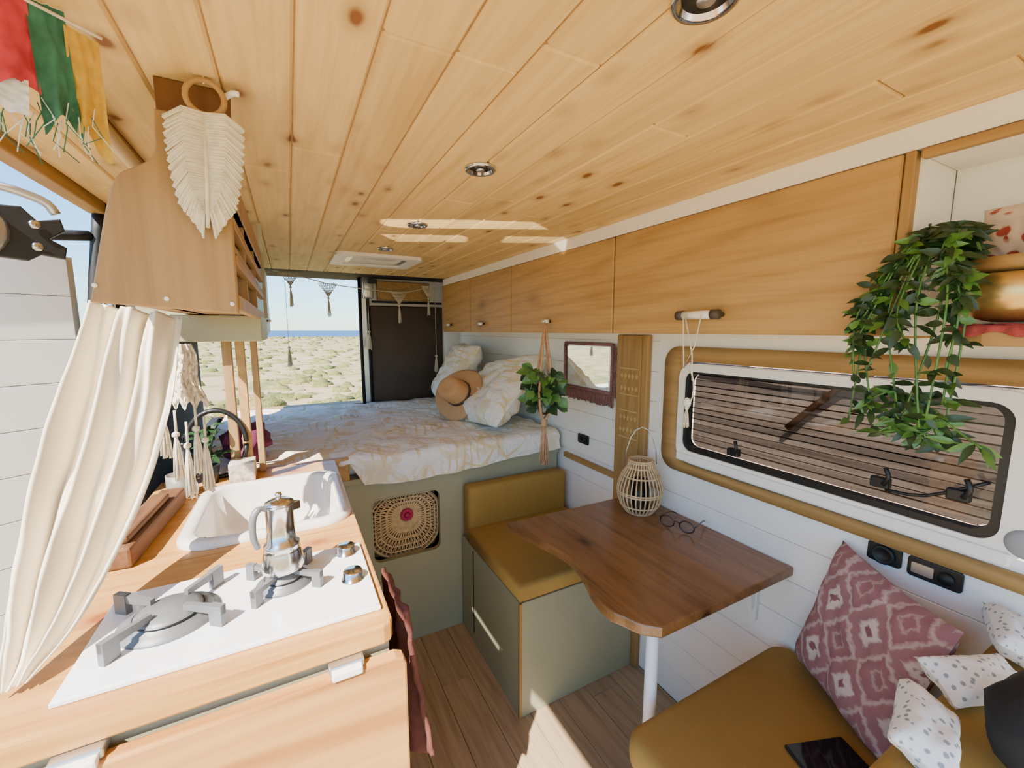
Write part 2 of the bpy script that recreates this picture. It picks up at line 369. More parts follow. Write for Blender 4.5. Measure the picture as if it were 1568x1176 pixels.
# shelf goods
m=MB('red_cloth');m.sheet(lambda u,v:V((.982+.12*u+.004*math.sin(v*30),.12+.165*v,1.4055+.003*noise.noise(V((u*6,v*9,0)))+.003)),12,20,redc)
m.sheet(lambda u,v:V((.972-.002*math.sin(v*40),.13+.15*v,1.408-.014*u*(1+.3*math.sin(v*17)))),3,24,redc);m.done(solid=.003)
m=MB('singing_bowl');m.lathe([(.035,0),(.056,.006),(.072,.022),(.078,.042),(.075,.062),(.070,.076),(.065,.076),(.070,.05),(.055,.012),(.0,.008)],(1.05,.215,1.414),bronze,40);m.done()
m=MB('wooden_tray');m.lathe([(.05,0),(.066,.006),(.072,.024),(.068,.024),(.06,.008),(0,.008)],(1.05,.215,1.4915),oaky,32);m.done()
m=MB('fabric_pouch');m.X=Matrix.Translation((1.06,.225,1.556))@Matrix.Rotation(math.radians(70),4,'Z')@Matrix.Rotation(math.radians(84),4,'X');m.pillow(.12,.10,.05,bagm,14,3,.03);m.X=Matrix();m.done()
def vine(m,pts,n,ln,w,mats,stem):
    P=catmull(pts,8);m.tube(P,.0018,stem,5)
    for i in range(n):
        k=random.randrange(len(P));p=P[k];a=random.uniform(0,6.28);d=V((math.cos(a)*.6-.2,math.sin(a),random.uniform(-1.1,.35)))
        m.leaf(p,d,(random.uniform(-1.2,-.2),random.uniform(-.7,.3),random.uniform(0,.8)),ln*random.uniform(.7,1.2),w*random.uniform(.8,1.2),random.choice(mats),random.uniform(.1,.4))
m=MB('trailing_plant')
for i in range(16):
    ye=random.uniform(.245,.40);ze=random.uniform(1.215,1.42);xo=random.uniform(.925,.955)
    vine(m,[(1.03,.285,1.525),(.99,.28+.04*random.random(),1.57),(.950,.30+(ye-.3)*.5,1.53),(xo,ye,1.43),(xo-.01,ye*.9+.03+random.uniform(-.03,.03),ze)],40,.032,.013,[leafd,leafd,leafd,leafm],leafm)
for i in range(6):vine(m,[(.95,.33,1.30),(.94,.33+random.uniform(-.08,.06),1.25),(.93,.33+random.uniform(-.12,.1),1.22)],18,.034,.012,[leafm,leafd],leafm)
m.done()
# window
m=MB('window_surround');m.ring(rr2(.07,.935,1.01,1.295,.05),rr2(.0,.90,1.08,1.345,.06),0,1.205,1.219,oaky,True);m.done()
m=MB('window_1')
m.ring(rr2(.235,.985,.985,1.262,.035),rr2(.20,.945,1.008,1.287,.05),0,1.198,1.23,white)
m.ring(rr2(.25,1.0,.97,1.255,.03),rr2(.235,.985,.985,1.262,.035),0,1.204,1.23,black)
m.box((1.19,.215,.948),(1.205,1.0,.975),white,.004)
m.prism(rr2(.25,1.0,.97,1.255,.03),0,1.236,1.240,tinted)
for y,z in ((.80,1.02),(.43,1.045),(.30,1.06)):
    m.box((1.205,y-.018,z-.012),(1.225,y+.018,z+.012),black,.003);m.tube([(1.2,y-.01,z),(1.195,y-.02,z+.02),(1.2,y-.012,z+.04)],.005,black,8,n=3)
m.tube([(1.215,.26,1.10),(1.215,.35,1.04),(1.215,.42,1.03)],.004,black,6,n=3)
m.lathe([(.028,0),(.028,.008),(.02,.012)],(1.205,.2,1.0),plain('grey_cap',C(150,150,155),.5),24,Matrix.Rotation(math.radians(-90),4,'Y'))
m.done()
m=MB('slatted_fence')
slatm=wood('weathered_slats',C(226,208,194),C(150,130,118),1,1,.8,.35,3)
for i in range(60):
    z=-.1+i*.036;m.box((2.3+.006*(i%2),-1.2,z),(2.32,4.2,z+.028+.004*random.random()),slatm)
for y in (-.6,.85,1.7,3.0):m.box((2.33,y,-.6),(2.38,y+.06,2.1),darkw)
m.box((2.335,-1.2,-.1),(2.34,4.2,2.06),darkw)
m.tube([(2.25,.3,1.25),(2.26,1.0,1.15),(2.25,1.8,1.2)],.012,black,6,n=4);m.tube([(2.25,.4,1.4),(2.26,.9,1.2),(2.25,1.2,.9)],.016,darkw,6,n=4);m.tube([(2.25,2.6,1.0),(2.26,2.0,1.25),(2.25,1.4,1.3)],.02,slatm,6,n=4)
m.done()
# pillar
m=MB('trim_4');m.box((1.195,1.155,.0),(1.219,1.325,1.383),oak,.004,1)
car=plain('carved_inlay',C(184,150,92),.6)
m.box((1.190,1.185,.02),(1.196,1.295,1.38),oak,.002,1)
for zc in (1.22,1.17,1.05,1.0):
    for k in range(5):
        y=1.20+k*.02;m.prism([(y-.008,zc),(y,zc-.012),(y+.008,zc),(y,zc+.012)],0,1.186,1.191,car)
for zc in (1.25,1.145,1.08,.97):m.box((1.186,1.19,zc-.003),(1.191,1.29,zc+.003),car)
m.done()
m=MB('trim_3');m.box((1.20,1.327,.765),(1.219,1.70,.79),oaky,.003);m.done()
# mirror
m=MB('fringed_mirror')
m.prism([(1.35,1.13),(1.70,1.12),(1.705,1.335),(1.35,1.345)],0,1.208,1.219,alu);m.prism([(1.38,1.15),(1.68,1.14),(1.685,1.325),(1.38,1.33)],0,1.204,1.2085,mirr)
for a,b in (((1.36,1.34),(1.70,1.34)),((1.70,1.335),(1.70,1.13)),((1.70,1.13),(1.36,1.13)),((1.36,1.13),(1.36,1.34))):
    m.tube([(1.203,a[0],a[1]),(1.203,b[0],b[1])],.008,mauve,6)
for i in range(46):
    y=1.35+i*.0078;m.tube([(1.203,y,1.13),(1.200,y+random.uniform(-.004,.004),1.07+random.uniform(0,.012))],.0035,mauve,4)
for i in range(24):
    z=1.13+i*.009;m.tube([(1.203,1.355,z),(1.200,1.332+random.uniform(-.003,.003),z-.012)],.0035,mauve,4)
m.done()
# sockets
def socket(name,y0,y1,z0,z1,kind):
    m=MB(name);m.prism(rr2(y0,z0,y1,z1,.008),0,1.212,1.2195,black,.002)
    cy,cz=(y0+y1)/2,(z0+z1)/2;R=Matrix.Rotation(math.radians(-90),4,'Y')
    if kind==0:m.lathe([(.022,0),(.022,.008),(.017,.010),(.015,.004),(0,.004)],(1.212,cy,cz),rubber,24,R)
    elif kind==1:
        m.prism(rr2(y0+.045,cz-.012,y1-.008,cz+.012,.003),0,1.209,1.213,alu);m.lathe([(.013,0),(.013,.008),(.0,.009)],(1.212,y0+.025,cz),rubber,20,R)
    else:
        m.lathe([(.012,0),(.012,.006),(0,.006)],(1.212,cy-.018,cz),rubber,16,R);m.box((1.206,cy+.008,cz-.010),(1.213,cy+.03,cz+.010),rubber,.002)
    m.done()
socket('power_socket',.375,.44,.852,.898,0);socket('thermostat_panel',.275,.365,.850,.896,1);socket('light_switch',1.52,1.60,.862,.908,2)
# ================= TABLE
m=MB('dining_table')
edge=[(1.215,.60),(1.215,1.21),(.63,1.22)]
le=catmull([(.632,1.20,0),(.655,1.10,0),(.683,1.0,0),(.69,.93,0),(.672,.85,0),(.642,.77,0),(.635,.71,0),(.652,.665,0),(.668,.63,0),(.70,.60,0)],5)
m.prism(edge+[(p.x,p.y) for p in le],2,.712,.74,tablew,.004)
m.tube([(.755,.675,.0),(.755,.675,.715)],.0155,white,16);m.lathe([(.045,0),(.045,.006),(.02,.012)],(.755,.675,0),white,20);m.lathe([(.05,0),(.05,.008)],(.755,.675,.702),white,20)
for y in (.70,1.10):
    m.box((1.205,y-.012,.52),(1.219,y+.012,.712),white,.002);m.prism([(1.0,.712),(1.205,.712),(1.205,.56),(1.19,.56),(1.18,.65),(1.13,.69),(1.0,.70)],1,y-.008,y+.008,white)
m.done()
m=MB('rattan_lantern');c=V((1.10,1.075,.741))
prof=[(.045,.0),(.066,.03),(.078,.065),(.078,.10),(.064,.14),(.046,.17),(.042,.195)]
for k in range(30):
    a=k*2*math.pi/30;m.tube([c+V((r*math.cos(a),r*math.sin(a),z)) for r,z in prof],.0028,rattan,5,n=3)
for r,z in ((.046,.003),(.068,.032),(.079,.075),(.079,.082),(.066,.14),(.046,.17),(.042,.195),(.043,.188)):
    m.tube([c+V((r*math.cos(a*.2618),r*math.sin(a*.2618),z)) for a in range(24)],.0032,rattan,5,closed=True)
m.lathe([(.03,.0),(.034,.004),(.034,.12),(.032,.12),(.032,.006),(0,.006)],c,clearg,20);m.lathe([(.046,0),(.046,.003)],c,rattan,20);m.lathe([(.022,.006),(.022,.06),(0,.06)],c,ceram,16)
m.tube([c+V((.047*math.cos(t*math.pi/8),-.03*math.cos(t*math.pi/8),.18+.135*math.sin(t*math.pi/8))) for t in range(9)],.002,alu,6)
m.done()
m=MB('eyeglasses');tort=plain('tortoise',C(60,30,20),.25,var=.5,scale=90)
m.X=Matrix.Translation((1.10,.905,.7425))@Matrix.Rotation(math.radians(-72),4,'Z')
for sx in (-1,1):
    m.tube([(sx*.033+.024*math.cos(a*.5236),.0,.021+.019*math.sin(a*.5236)) for a in range(12)],.0024,tort,6,closed=True)
    m.prism([(sx*.033+.022*math.cos(a*.5236),.021+.017*math.sin(a*.5236)) for a in range(12)],1,-.0006,.0006,clearg)
    m.tube([(sx*.058,0,.028),(sx*.06,.02,.028),(sx*.056,.08,.022),(sx*.05,.12,.004)],.002,tort,6,n=3)
m.tube([(-.01,0,.026),(0,-.002,.03),(.01,0,.026)],.0022,tort,6);m.X=Matrix();m.done()
# ================= REAR BENCH
m=MB('rear_dinette_bench')
m.box((.66,1.18,0),(1.193,1.735,.45),sage,.002,1);m.box((.656,1.176,0),(.667,1.187,.45),oak,.001,1)
m.box((.658,1.60,.05),(.6605,1.605,.44),char)
m.prism([(.655,1.175),(1.19,1.175),(1.19,1.66),(.655,1.66)],2,.452,.52,mustard,.016,4,True)
m.box((.665,1.655,.455),(1.19,1.735,.705),mustard,.02,4);m.done()
# ================= BED
m=MB('bed')
m.ring(rr2(.262,.405,.565,.695,.035),rr2(.13,.0,.66,.785,.001),1,1.752,1.77,sage)
m.ring(rr2(.268,.41,.56,.69,.03),rr2(.262,.405,.565,.695,.035),1,1.750,1.774,sage)
m.box((.66,1.752,0),(1.195,1.77,.79),sage);m.box((.14,1.74,.775),(1.2,3.1,.80),sage,.003)
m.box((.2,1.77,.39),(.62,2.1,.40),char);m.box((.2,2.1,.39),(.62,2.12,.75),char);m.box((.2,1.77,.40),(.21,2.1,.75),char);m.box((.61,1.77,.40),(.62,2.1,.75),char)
m.box((-.36,1.737,.80),(.185,1.765,.895),cabw,.004);m.box((-.36,1.765,.775),(.15,3.1,.80),oak)
m.box((-.36,1.74,0),(.14,1.76,.80),char)
def bedz(x,y):return .893+.012*noise.noise(V((x*4,y*4,0)))+.014*noise.noise(V((x*3+y*7,y*5-x*6,3)))+.008*noise.noise(V((x*14+y*8,y*9,5)))
def dv(u,v):
    x=-.36+1.555*u
    bot=.765 if x<.6 else .765+.035*min(1,(x-.6)/.5)
    if x<.2: bot=.895
    if .17<x<.24: bot=.895-(x-.17)/.07*.13
    if v<.72:
        y=3.08-(3.08-1.78)*v/.72;return V((x,y,bedz(x,y)))
    t=(v-.72)/.28;k=bedz(x,1.78)
    wv=.018*noise.noise(V((x*9,t*2,1)))
    out=.05 if x>.15 else .035
    if t<.35:
        a=t/.35*math.pi/2;return V((x,1.78-out*math.sin(a)+wv*t*.5,k-.03*(1-math.cos(a))))
    q=(t-.35)/.65;z0=k-.03;b2=min(bot,z0-.0)+.014*noise.noise(V((x*6,0,9)))
    if x<.17:b2=z0-.0005*q
    return V((x,1.78-out+wv*(.5+q)*(1 if x>.17 else .4)-.006*q,z0+(b2-z0)*q))
m.sheet(dv,140,110,bedm);m.box((-.35,1.79,.80),(1.19,3.08,.872),white,.02,3);m.done()
m=MB('partition_posts');m.box((-.118,1.688,.9005),(-.098,1.712,1.371),panelw,.002,1);m.box((-.162,1.688,.9005),(-.135,1.712,1.371),cabw,.002,1);m.box((-.20,1.688,.9005),(-.172,1.712,1.371),panelw,.002,1);m.done()
def basis(mb,c,ex,ey):
    ex=V(ex).normalized();ey=V(ey);ey=(ey-ex*ey.dot(ex)).normalized();ez=ex.cross(ey)
    R=Matrix((ex,ey,ez)).transposed().to_4x4();ob=mb.done();ob.matrix_world=Matrix.Translation(c)@R;return ob
def pose(mb,loc,R):
    ob=mb.done();ob.matrix_world=Matrix.Translation(loc)@R;return ob
m=MB('bed_pillow');m.pillow(.46,.64,.17,bedm,26,1,.06,.03);pose(m,(1.00,2.08,1.065),Matrix.Rotation(math.radians(-8),4,'X')@Matrix.Rotation(math.radians(-46),4,'Y'))
m=MB('bed_pillow');m.pillow(.46,.62,.17,bedm,26,5,.06,.03);pose(m,(.99,2.68,1.11),Matrix.Rotation(math.radians(-12),4,'Z')@Matrix.Rotation(math.radians(-60),4,'Y'))
m=MB('straw_hat')
def brim(u,v):
    a=u*2*math.pi;r=.07+.085*v;return V((r*1.08*math.cos(a),r*math.sin(a),.02*v*v*math.cos(2*a)+.004))
m.sheet(brim,48,8,hatm)
loops=[]
for r,z in ((.074,.0),(.073,.03),(.071,.06),(.067,.095),(.056,.115),(.03,.110),(.005,.10)):
    loops.append([V((r*1.1*math.cos(a*.196),r*.95*math.sin(a*.196),z+.0)) for a in range(32)])
m.loft(loops,hatm,False,True);m.lathe([(.078,.004),(.0775,.022),(.0765,.022)],(0,0,0),brown,32,Matrix.Diagonal((1.08,.96,1,1)),cap=False)
q=V((-.80,-.36,.47)).to_track_quat('Z','Y').to_matrix().to_4x4()
ob=m.done(solid=.003);ob.matrix_world=Matrix.Translation((.835,2.20,1.045))@q
m=MB('purple_blanket');m.ball((-.17,1.93,.965),.09,purple,3,(.9,1.4,.75),.5);m.done()
m=MB('wicker_basket');c=V((.413,1.785,.548))
m.box((.268,1.80,.402),(.558,2.05,.69),jute,.02)
def sq(a,R):
    k=1/max(abs(math.cos(a)),abs(math.sin(a)));k=min(k,1.13);return V((R*k*math.cos(a),0,R*.97*k*math.sin(a)))
o=c+V((0,-.018,.05))
def bp(a,q,R=.146): # dome-shaped front
    return c+V((0,-.018*(1-q*q),.05*(1-q)))+sq(a,R)*q
for k in range(46):
    a=k*2*math.pi/46
    for da in (-.05,.05):m.tube([bp(a,.12),bp(a+da,.35),bp(a,.6),bp(a-da,.8),bp(a,1.0)],.0030,wick,4)
for q in (.2,.3,.42,.56,.60,.76,.9,1.0):
    m.tube([bp(a*.1309,q) for a in range(48)],.0036,wick,5,closed=True)
m.tube([bp(a*.1309,1.02)+V((0,.012,0)) for a in range(48)],.008,wick,6,closed=True)
for k in range(12):
    a=k*.5236;m.ball(o+V((.02*math.cos(a),-.008,.02*math.sin(a))),.010,rose,1)
m.ball(o+V((0,-.012,0)),.013,rose,1);m.done()
# rear bunting
m=MB('macrame_bunting')
P0=catmull([(-.06,3.0,1.765),(.1,3.0,1.735),(.25,3.0,1.70),(.5,3.0,1.675),(.72,3.0,1.665),(.88,3.0,1.70),(.97,3.0,1.745)],6);m.tube(P0,.003,macr,5)
for x,z,w,h in ((.03,1.75,.05,.075),(.245,1.70,.055,.085),(.70,1.665,.055,.085),(.91,1.715,.05,.08)):
    for k in range(9):
        t=k/8;a=V((x-w+2*w*t,3.0,z));b=V((x,3.0,z-h));m.tube([a,b],.0028,macr,4);m.tube([V((x-w*(1-t),2.998,z-h*t)),V((x+w*(1-t),2.998,z-h*t))],.0026,macr,4)
    m.tassel((x,3.0,z-h),.13,.012,macr,9)
for x,z0,z1 in ((0.0,1.72,1.30),(.49,1.67,1.40),(.96,1.74,1.22)):
    m.tube([(x,3,z0),(x,3,z1)],.002,macr,4);m.tassel((x,3,z1),.13,.014,macr,10)
m.done()
# ================= CEILING fittings
ld=plain('lens_dark',C(70,68,62),.25)
for x,y,r in ((.41,.335,.036),(.39,.88,.034),(.40,1.42,.034),(.39,1.89,.034)):
    m=MB('recessed_spotlight');m.lathe([(r,0),(r,-.004),(r*.92,-.007),(r*.74,-.006),(r*.68,.0),(r*.66,.0)],(x,y,1.7495),steel,36,cap=False)
    m.lathe([(r*.7,-.0008),(0,-.001)],(x,y,1.7495),ld,30);m.lathe([(r*.28,-.002),(r*.26,-.006),(0,-.007)],(x,y,1.7495),alu,18);m.done()
m=MB('roof_vent');m.ring(rr2(.26,2.09,.55,2.33,.02),rr2(.205,2.04,.60,2.38,.03),2,1.735,1.75,white);m.ring(rr2(.29,2.12,.52,2.30,.01),rr2(.26,2.09,.55,2.33,.02),2,1.742,1.75,alu)
m.prism(rr2(.26,2.09,.55,2.33,.02),2,1.745,1.7495,plain('vent_blind',C(245,235,215),.6));m.box((.33,2.1,1.735),(.48,2.112,1.742),alu,.002);m.done()
# ================= LEFT overhead cabinet
m=MB('wall_cabinet')
poly=[(-.143,1.70),(-.146,1.665)]+[(p.x,p.y) for p in catmull([(-.146,1.655,0),(-.152,1.635,0),(-.168,1.622,0),(-.186,1.61,0),(-.197,1.59,0),(-.208,1.55,0)],5)]+[(-.232,1.438),(-.065,1.425),(-.062,1.66),(-.066,1.70)]
m.prism(poly,1,.768,.784,panelw,.002,1)
m.prism([(-.144,1.66),(-.144,1.749),(-.055,1.749),(-.060,1.66)],1,.785,.797,brownb,.001,1)
m.box((-.075,.785,1.43),(-.062,1.62,1.455),panelw,.002,1);m.box((-.075,.785,1.60),(-.062,1.62,1.65),panelw,.002,1)
m.box((-.22,.785,1.44),(-.065,1.62,1.448),panelw);m.box((-.185,.785,1.52),(-.065,1.62,1.53),panelw);m.box((-.17,.785,1.6),(-.065,1.62,1.61),panelw)
m.box((-.19,.785,1.44),(-.178,1.62,1.60),panelw);m.box((-.066,1.61,1.44),(-.056,1.622,1.74),sage)
for y in (1.0,1.28):m.box((-.178,y,1.448),(-.066,y+.012,1.60),panelw)
m.box((-.075,.785,1.50),(-.062,1.62,1.515),oaky,.001,1);m.box((-.075,.785,1.555),(-.062,1.62,1.57),oaky,.001,1)
for y in (.86,.93,1.06,1.13,1.2,1.36,1.45):
    m.lathe([(.018,0),(.018,.045),(.014,.05),(.014,.06)],(-.10,y,1.448),random.choice([redc,oak,ceram,brown]),14)
for px in ((-.225,1.46),(-.072,1.44),(-.15,1.445)):m.lathe([(.0035,0),(.003,.002)],(px[0],.768,px[1]),ceram,10,Matrix.Rotation(math.radians(90),4,'X'))
m.tube([(-.062,.775,1.735),(-.05,.76,1.737),(-.042,.757,1.736)],.004,white,8,n=3)
m.done()
m=MB('wall_cabinet');m.box((-.418,1.63,1.375),(-.10,3.0,1.749),sage,.003)
m.box((-.102,1.64,1.39),(-.094,2.3,1.74),sage,.002,1);m.box((-.102,2.31,1.39),(-.094,2.98,1.74),sage,.002,1);m.tube([(-.08,2.5,1.45),(-.08,2.56,1.45)],.007,ceram,10);m.box((-.095,2.52,1.445),(-.08,2.54,1.455),brown);m.done()
m=MB('hanging_shelf_panel');m.box((-.25,1.28,1.372),(-.06,1.61,1.438),sage,.003);m.done()
# macrame feather
m=MB('macrame_feather')
m.tube([(-.083+.0225*math.cos(a*.2618),.757,1.722+.0225*math.sin(a*.2618)) for a in range(24)],.004,oaky,8,closed=True)
m.tube([(-.083,.757,1.74),(-.083,.757,1.75)],.0015,macr,5);m.tube([(-.085,.755,1.70),(-.088,.752,1.62),(-.092,.75,1.545)],.0028,macr,6)
for k in range(90):
    t=k/89;zs=1.70-.135*t;xs=-.085-.006*t
    wl=.047*(1-.55*t**2.2)*(.96+.04*math.sin(k))
    if t>.75:wl*=(1-(t-.75)*2.6)
    drop=.012+.022*t
    for sx in (-1,1):
        jt=random.uniform(-.001,.001)
        m.tube([(xs,.753,zs),(xs+sx*wl*.55,.749+jt,zs-drop*.2+.004),(xs+sx*wl,.752+jt,zs-drop+random.uniform(-.001,.001))],.0015,macr,4)
m.done()
# prayer flags
m=MB('prayer_flags')
def flag(p,q,h,mat,seed):
    p,q=V(p),V(q);n=V((q-p)).cross(V((0,0,1))).normalized()
    m.sheet(lambda u,v:p.lerp(q,u)-V((0,0,h*v*(1+.10*math.sin(u*5+seed))))+n*(.006*math.sin(u*9+seed+v*2)*v+.004*noise.noise(V((u*6,v*7,seed))))+V((.004*v*math.sin(seed),0,0)),16,20,mat)
flag((-.270,.645,1.749),(-.223,.672,1.749),.098,redf,1);flag((-.225,.672,1.749),(-.198,.684,1.749),.124,greenf,2);flag((-.200,.684,1.738),(-.174,.694,1.730),.122,yelf,3.2)
flag((-.262,.655,1.672),(-.228,.668,1.664),.035,whitef,4)
m.tube([(-.31,.62,1.749),(-.242,.664,1.749),(-.17,.692,1.735)],.002,macr,5)
for k in range(24):
    x=-.262+k*.0036;z=1.640-.012*math.sin(k);m.tube([(x,.675,z),(x+random.uniform(-.01,.01),.675,z-.02),(x+random.uniform(-.015,.015),.675,z-random.uniform(.03,.05))],.0006,whitef if k%2 else greenf,3)
m.done()
# ================= CURTAIN
m=MB('curtain')
Lc=catmull([(-.345,1.15,1.455),(-.385,1.09,1.28),(-.398,.96,1.10),(-.385,.84,.97),(-.375,.775,.910)],8)
Rc=catmull([(-.205,1.16,1.43),(-.230,1.12,1.23),(-.270,.99,1.05),(-.312,.86,.95),(-.350,.785,.912)],8)
nL=len(Lc)-1
def cur(u,v):
    i=v*nL;k=min(int(i),nL-1);f=i-k;a=Lc[k].lerp(Lc[k+1],f);b=Rc[k].lerp(Rc[k+1],f);p=a.lerp(b,u)
    w=(b-a).length
    n=V((-.15,-.95,.25)).normalized();amp=.019*min(1,w/.1)
    return p+n*(amp*math.sin(u*19+v*1.6+.5*math.sin(v*4))+amp*.4*math.sin(u*43-v*3)+.012*noise.noise(V((u*3,v*4,2)))+.004*noise.noise(V((u*9,v*12,5))))
m.sheet(cur,100,70,cloth);m.done(solid=.002)
# ================= KITCHEN
m=MB('kitchen_counter')
m.ring(rr2(-.235,1.155,.10,1.53,.05),rr2(-.40,1.10,.13,1.718,.001),2,.862,.90,counterw)
m.prism([(-.40,1.10),(-.40,.685),(.115,.685),(.127,.69),(.132,.70),(.132,1.10)],2,.862,.90,counterw,.004)
m.box((-.38,.74,.0),(.115,1.14,.862),sage);m.box((-.38,1.14,.0),(.115,1.715,.75),sage);m.box((.105,1.14,.75),(.115,1.715,.862),sage)
m.box((-.40,.70,.0),(.125,.745,.862),sage)
m.prism([(-.40,.0),(.148,.0),(.148,.828),(.143,.840),(.13,.846),(-.40,.846)],1,.665,.69,doorw,.004)
for x0 in (-.30,.025):
    m.box((x0,.672,.846),(x0+.055,.70,.861),alu,.003);m.box((x0+.004,.660,.843),(x0+.051,.674,.857),white,.003)
m.done()
m=MB('kitchen_sink')
def lp(x0,y0,x1,y1,r,z):return [V((p[0],p[1],z)) for p in rr2(x0,y0,x1,y1,r,8)]
m.loft([lp(-.262,1.125,.126,1.56,.075,.9005),lp(-.262,1.125,.126,1.56,.075,.910),lp(-.255,1.132,.119,1.553,.07,.917),lp(-.235,1.152,.10,1.535,.062,.917),lp(-.228,1.16,.093,1.527,.06,.91),lp(-.215,1.175,.08,1.515,.06,.80),lp(-.19,1.20,.055,1.49,.06,.775),lp(-.10,1.31,-.03,1.39,.03,.77)],cream,False,True)
m.lathe([(.022,.0),(.022,.004),(.008,.002)],(-.065,1.35,.772),steel,20)
m.box((-.222,1.24,.85),(-.214,1.255,.88),steel,.003)
m.done()
m=MB('gas_hob')
m.prism([(-.31,.725),(.118,.725),(.118,.985),(-.31,.985)],2,.9005,.909,whiteg,.002)
def burner(c,R,arm,hh):
    c=V(c)
    m.lathe([(R*1.12,0),(R*1.12,.003),(R*.98,.006),(R*.95,.010),(R*.74,.012),(R*.74,.017),(R*.64,.019),(R*.6,.0225),(0,.024)],c,iron,36)
    m.lathe([(R*.78,.013),(R*.78,.0155)],c,black,36)
    for k in range(4):
        a=math.radians(45+90*k+8);d=V((math.cos(a),math.sin(a),0));n=V((-d.y,d.x,0))
        def bar(r0,r1,z0,z1,z0b,z1b,w=.0042):
            vs=[];
            for r,za,zb in ((r0,z0,z1),(r1,z0b,z1b)):
                for sg in (-1,1):
                    for z in (za,zb):vs.append(c+d*r+n*w*sg+V((0,0,z)))
            m.add(vs,[(0,1,3,2),(4,6,7,5),(0,2,6,4),(1,5,7,3),(0,4,5,1),(2,3,7,6)],iron)
        bar(arm,R*.5,.020,hh,.022,hh-.004);bar(arm,arm*.78,0,hh,0,hh,.0055)
burner((-.208,.86,.909),.064,.106,.036);burner((-.035,.885,.909),.044,.080,.032)
for y in (.945,.835):
    m.lathe([(.0215,0),(.0215,.002),(.018,.003),(.018,.018),(.0165,.0195),(0,.0195)],(.085,y,.909),steel,32);m.box((.084,y-.014,.928),(.086,y,.9295),black)
m.done()
m=MB('moka_pot');S=.84;m.X=Matrix.Translation((-.035,.885,.9405))@Matrix.Scale(S,4);c=V((0,0,0))
m.lathe([(.0,0),(.042,0),(.0445,.003),(.045,.012),(.039,.045),(.036,.055),(.037,.056),(.037,.062),(.030,.066),(.0285,.10),(.029,.150),(.0305,.152),(.0305,.156)],c,steel,40)
m.lathe([(.0305,.156),(.029,.160),(.02,.165),(.006,.167),(.004,.172),(.008,.176),(.006,.182),(0,.183)],c,steel,32)
m.prism([(c.x+.02,c.y-.012),(c.x+.043,c.y),(c.x+.02,c.y+.012)],2,c.z+.135,c.z+.157,steel,.002)
hd=V((-.85,-.5,0)).normalized()
m.tube([c+hd*.028+V((0,0,.152)),c+hd*.045+V((0,0,.158)),c+hd*.058+V((0,0,.14)),c+hd*.060+V((0,0,.10)),c+hd*.052+V((0,0,.072))],[.006,.0075,.0075,.007,.006],iron,10,n=5)
m.X=Matrix();m.done()
m=MB('hand_towel')
def tw(u,v):
    y=.71+.20*u;z=.893-.30*v-.02*u
    return V((.158+.014*math.sin(u*19+v)*(.3+v)+.022*v+.004*noise.noise(V((u*9,v*9,0))),y+.02*math.sin(v*5)*v,z))
m.sheet(tw,40,50,redt);m.done(solid=.008)
m=MB('timber_log');m.X=Matrix.Translation((-.335,1.30,.925))@Matrix.Rotation(math.radians(-4),4,'Z');m.box((-.028,-.19,-.0245),(.028,.19,.022),darkw,.006,2);m.box((-.02,-.17,.022),(.018,.1,.04),darkw,.006,2);m.X=Matrix();m.done()
m=MB('coffee_mug');m.lathe([(.03,0),(.034,.004),(.034,.07),(.031,.07),(.030,.006),(0,.006)],(-.315,1.545,.9005),plain('stoneware',C(120,112,104),.5,var=.3,scale=50),24);m.tube([(-.29,1.52,.955),(-.27,1.50,.95),(-.27,1.50,.925),(-.292,1.522,.918)],.005,ceram,8,n=4);m.done()
m=MB('soap_bottle');m.lathe([(.025,0),(.027,.01),(.027,.09),(.012,.11),(.01,.13),(.012,.132),(.012,.14)],(-.32,1.66,.9005),black,20);m.tube([(-.32,1.66,1.04),(-.32,1.66,1.06),(-.29,1.65,1.06)],.004,black,8);m.done()
m=MB('stone_box');m.box((-.20,1.60,.9005),(-.125,1.67,.965),plain('speckled_stone',C(190,176,160),.5,var=.5,scale=70),.004);m.done()
m=MB('potted_houseplant');m.lathe([(.022,0),(.03,.06),(.027,.06),(.0,.05)],(-.255,1.64,.9005),black,20)
for k in range(26):
    a=random.uniform(0,6.28);r=random.uniform(0,.035);z=random.uniform(.975,1.10);p=(-.25+r*math.cos(a),1.635+.4*r*math.sin(a),z)
    m.leaf(p,(math.cos(a),math.sin(a)*.4-.1,random.uniform(-.2,.7)),(0,-.3,1),.04,.018,leafd)
for k in range(6):m.tube([(-.255,1.64,.95),(-.25+random.uniform(-.02,.02),1.635,1.02),(-.25+random.uniform(-.04,.04),1.63,1.08)],.002,leafd,5)
m.done()
m=MB('black_hoop');m.tube([(-.235+.085*math.cos(a*.2),1.680,1.02+.115*math.sin(a*.2)) for a in range(32)],.008,black,8,closed=False);m.done()
m=MB('macrame_bag')
def mb2(u,v):
    w=.018+.022*v;x=-.232+(u-.5)*2*w;return V((x+.005*math.sin(v*8),1.262+.012*math.cos(u*6.28)+.006*noise.noise(V((u*9,v*9,0))),1.368-.15*v+.010*math.sin(u*25)*v))
m.sheet(mb2,30,30,macr)
for u in (.02,.3,.55,.8,.98):
    for k in range(6):m.tube([mb2(u,k/6),mb2(u,(k+1)/6)],.004,macr,5)
for k in range(1,7):
    for j in range(8):m.tube([mb2(j/8,k/7),mb2((j+.5)/8,min(1,k/7+.07)),mb2((j+1)/8,k/7)],.0028,macr,4)
for x,z,l in ((-.272,1.20,.10),(-.252,1.16,.12),(-.232,1.13,.14),(-.212,1.17,.12),(-.196,1.14,.14)):
    m.tube([(x,1.25,z+.05),(x,1.245,z)],.003,macr,5);m.tassel((x,1.24,z-.0),l,.012,macr,16)
m.done()
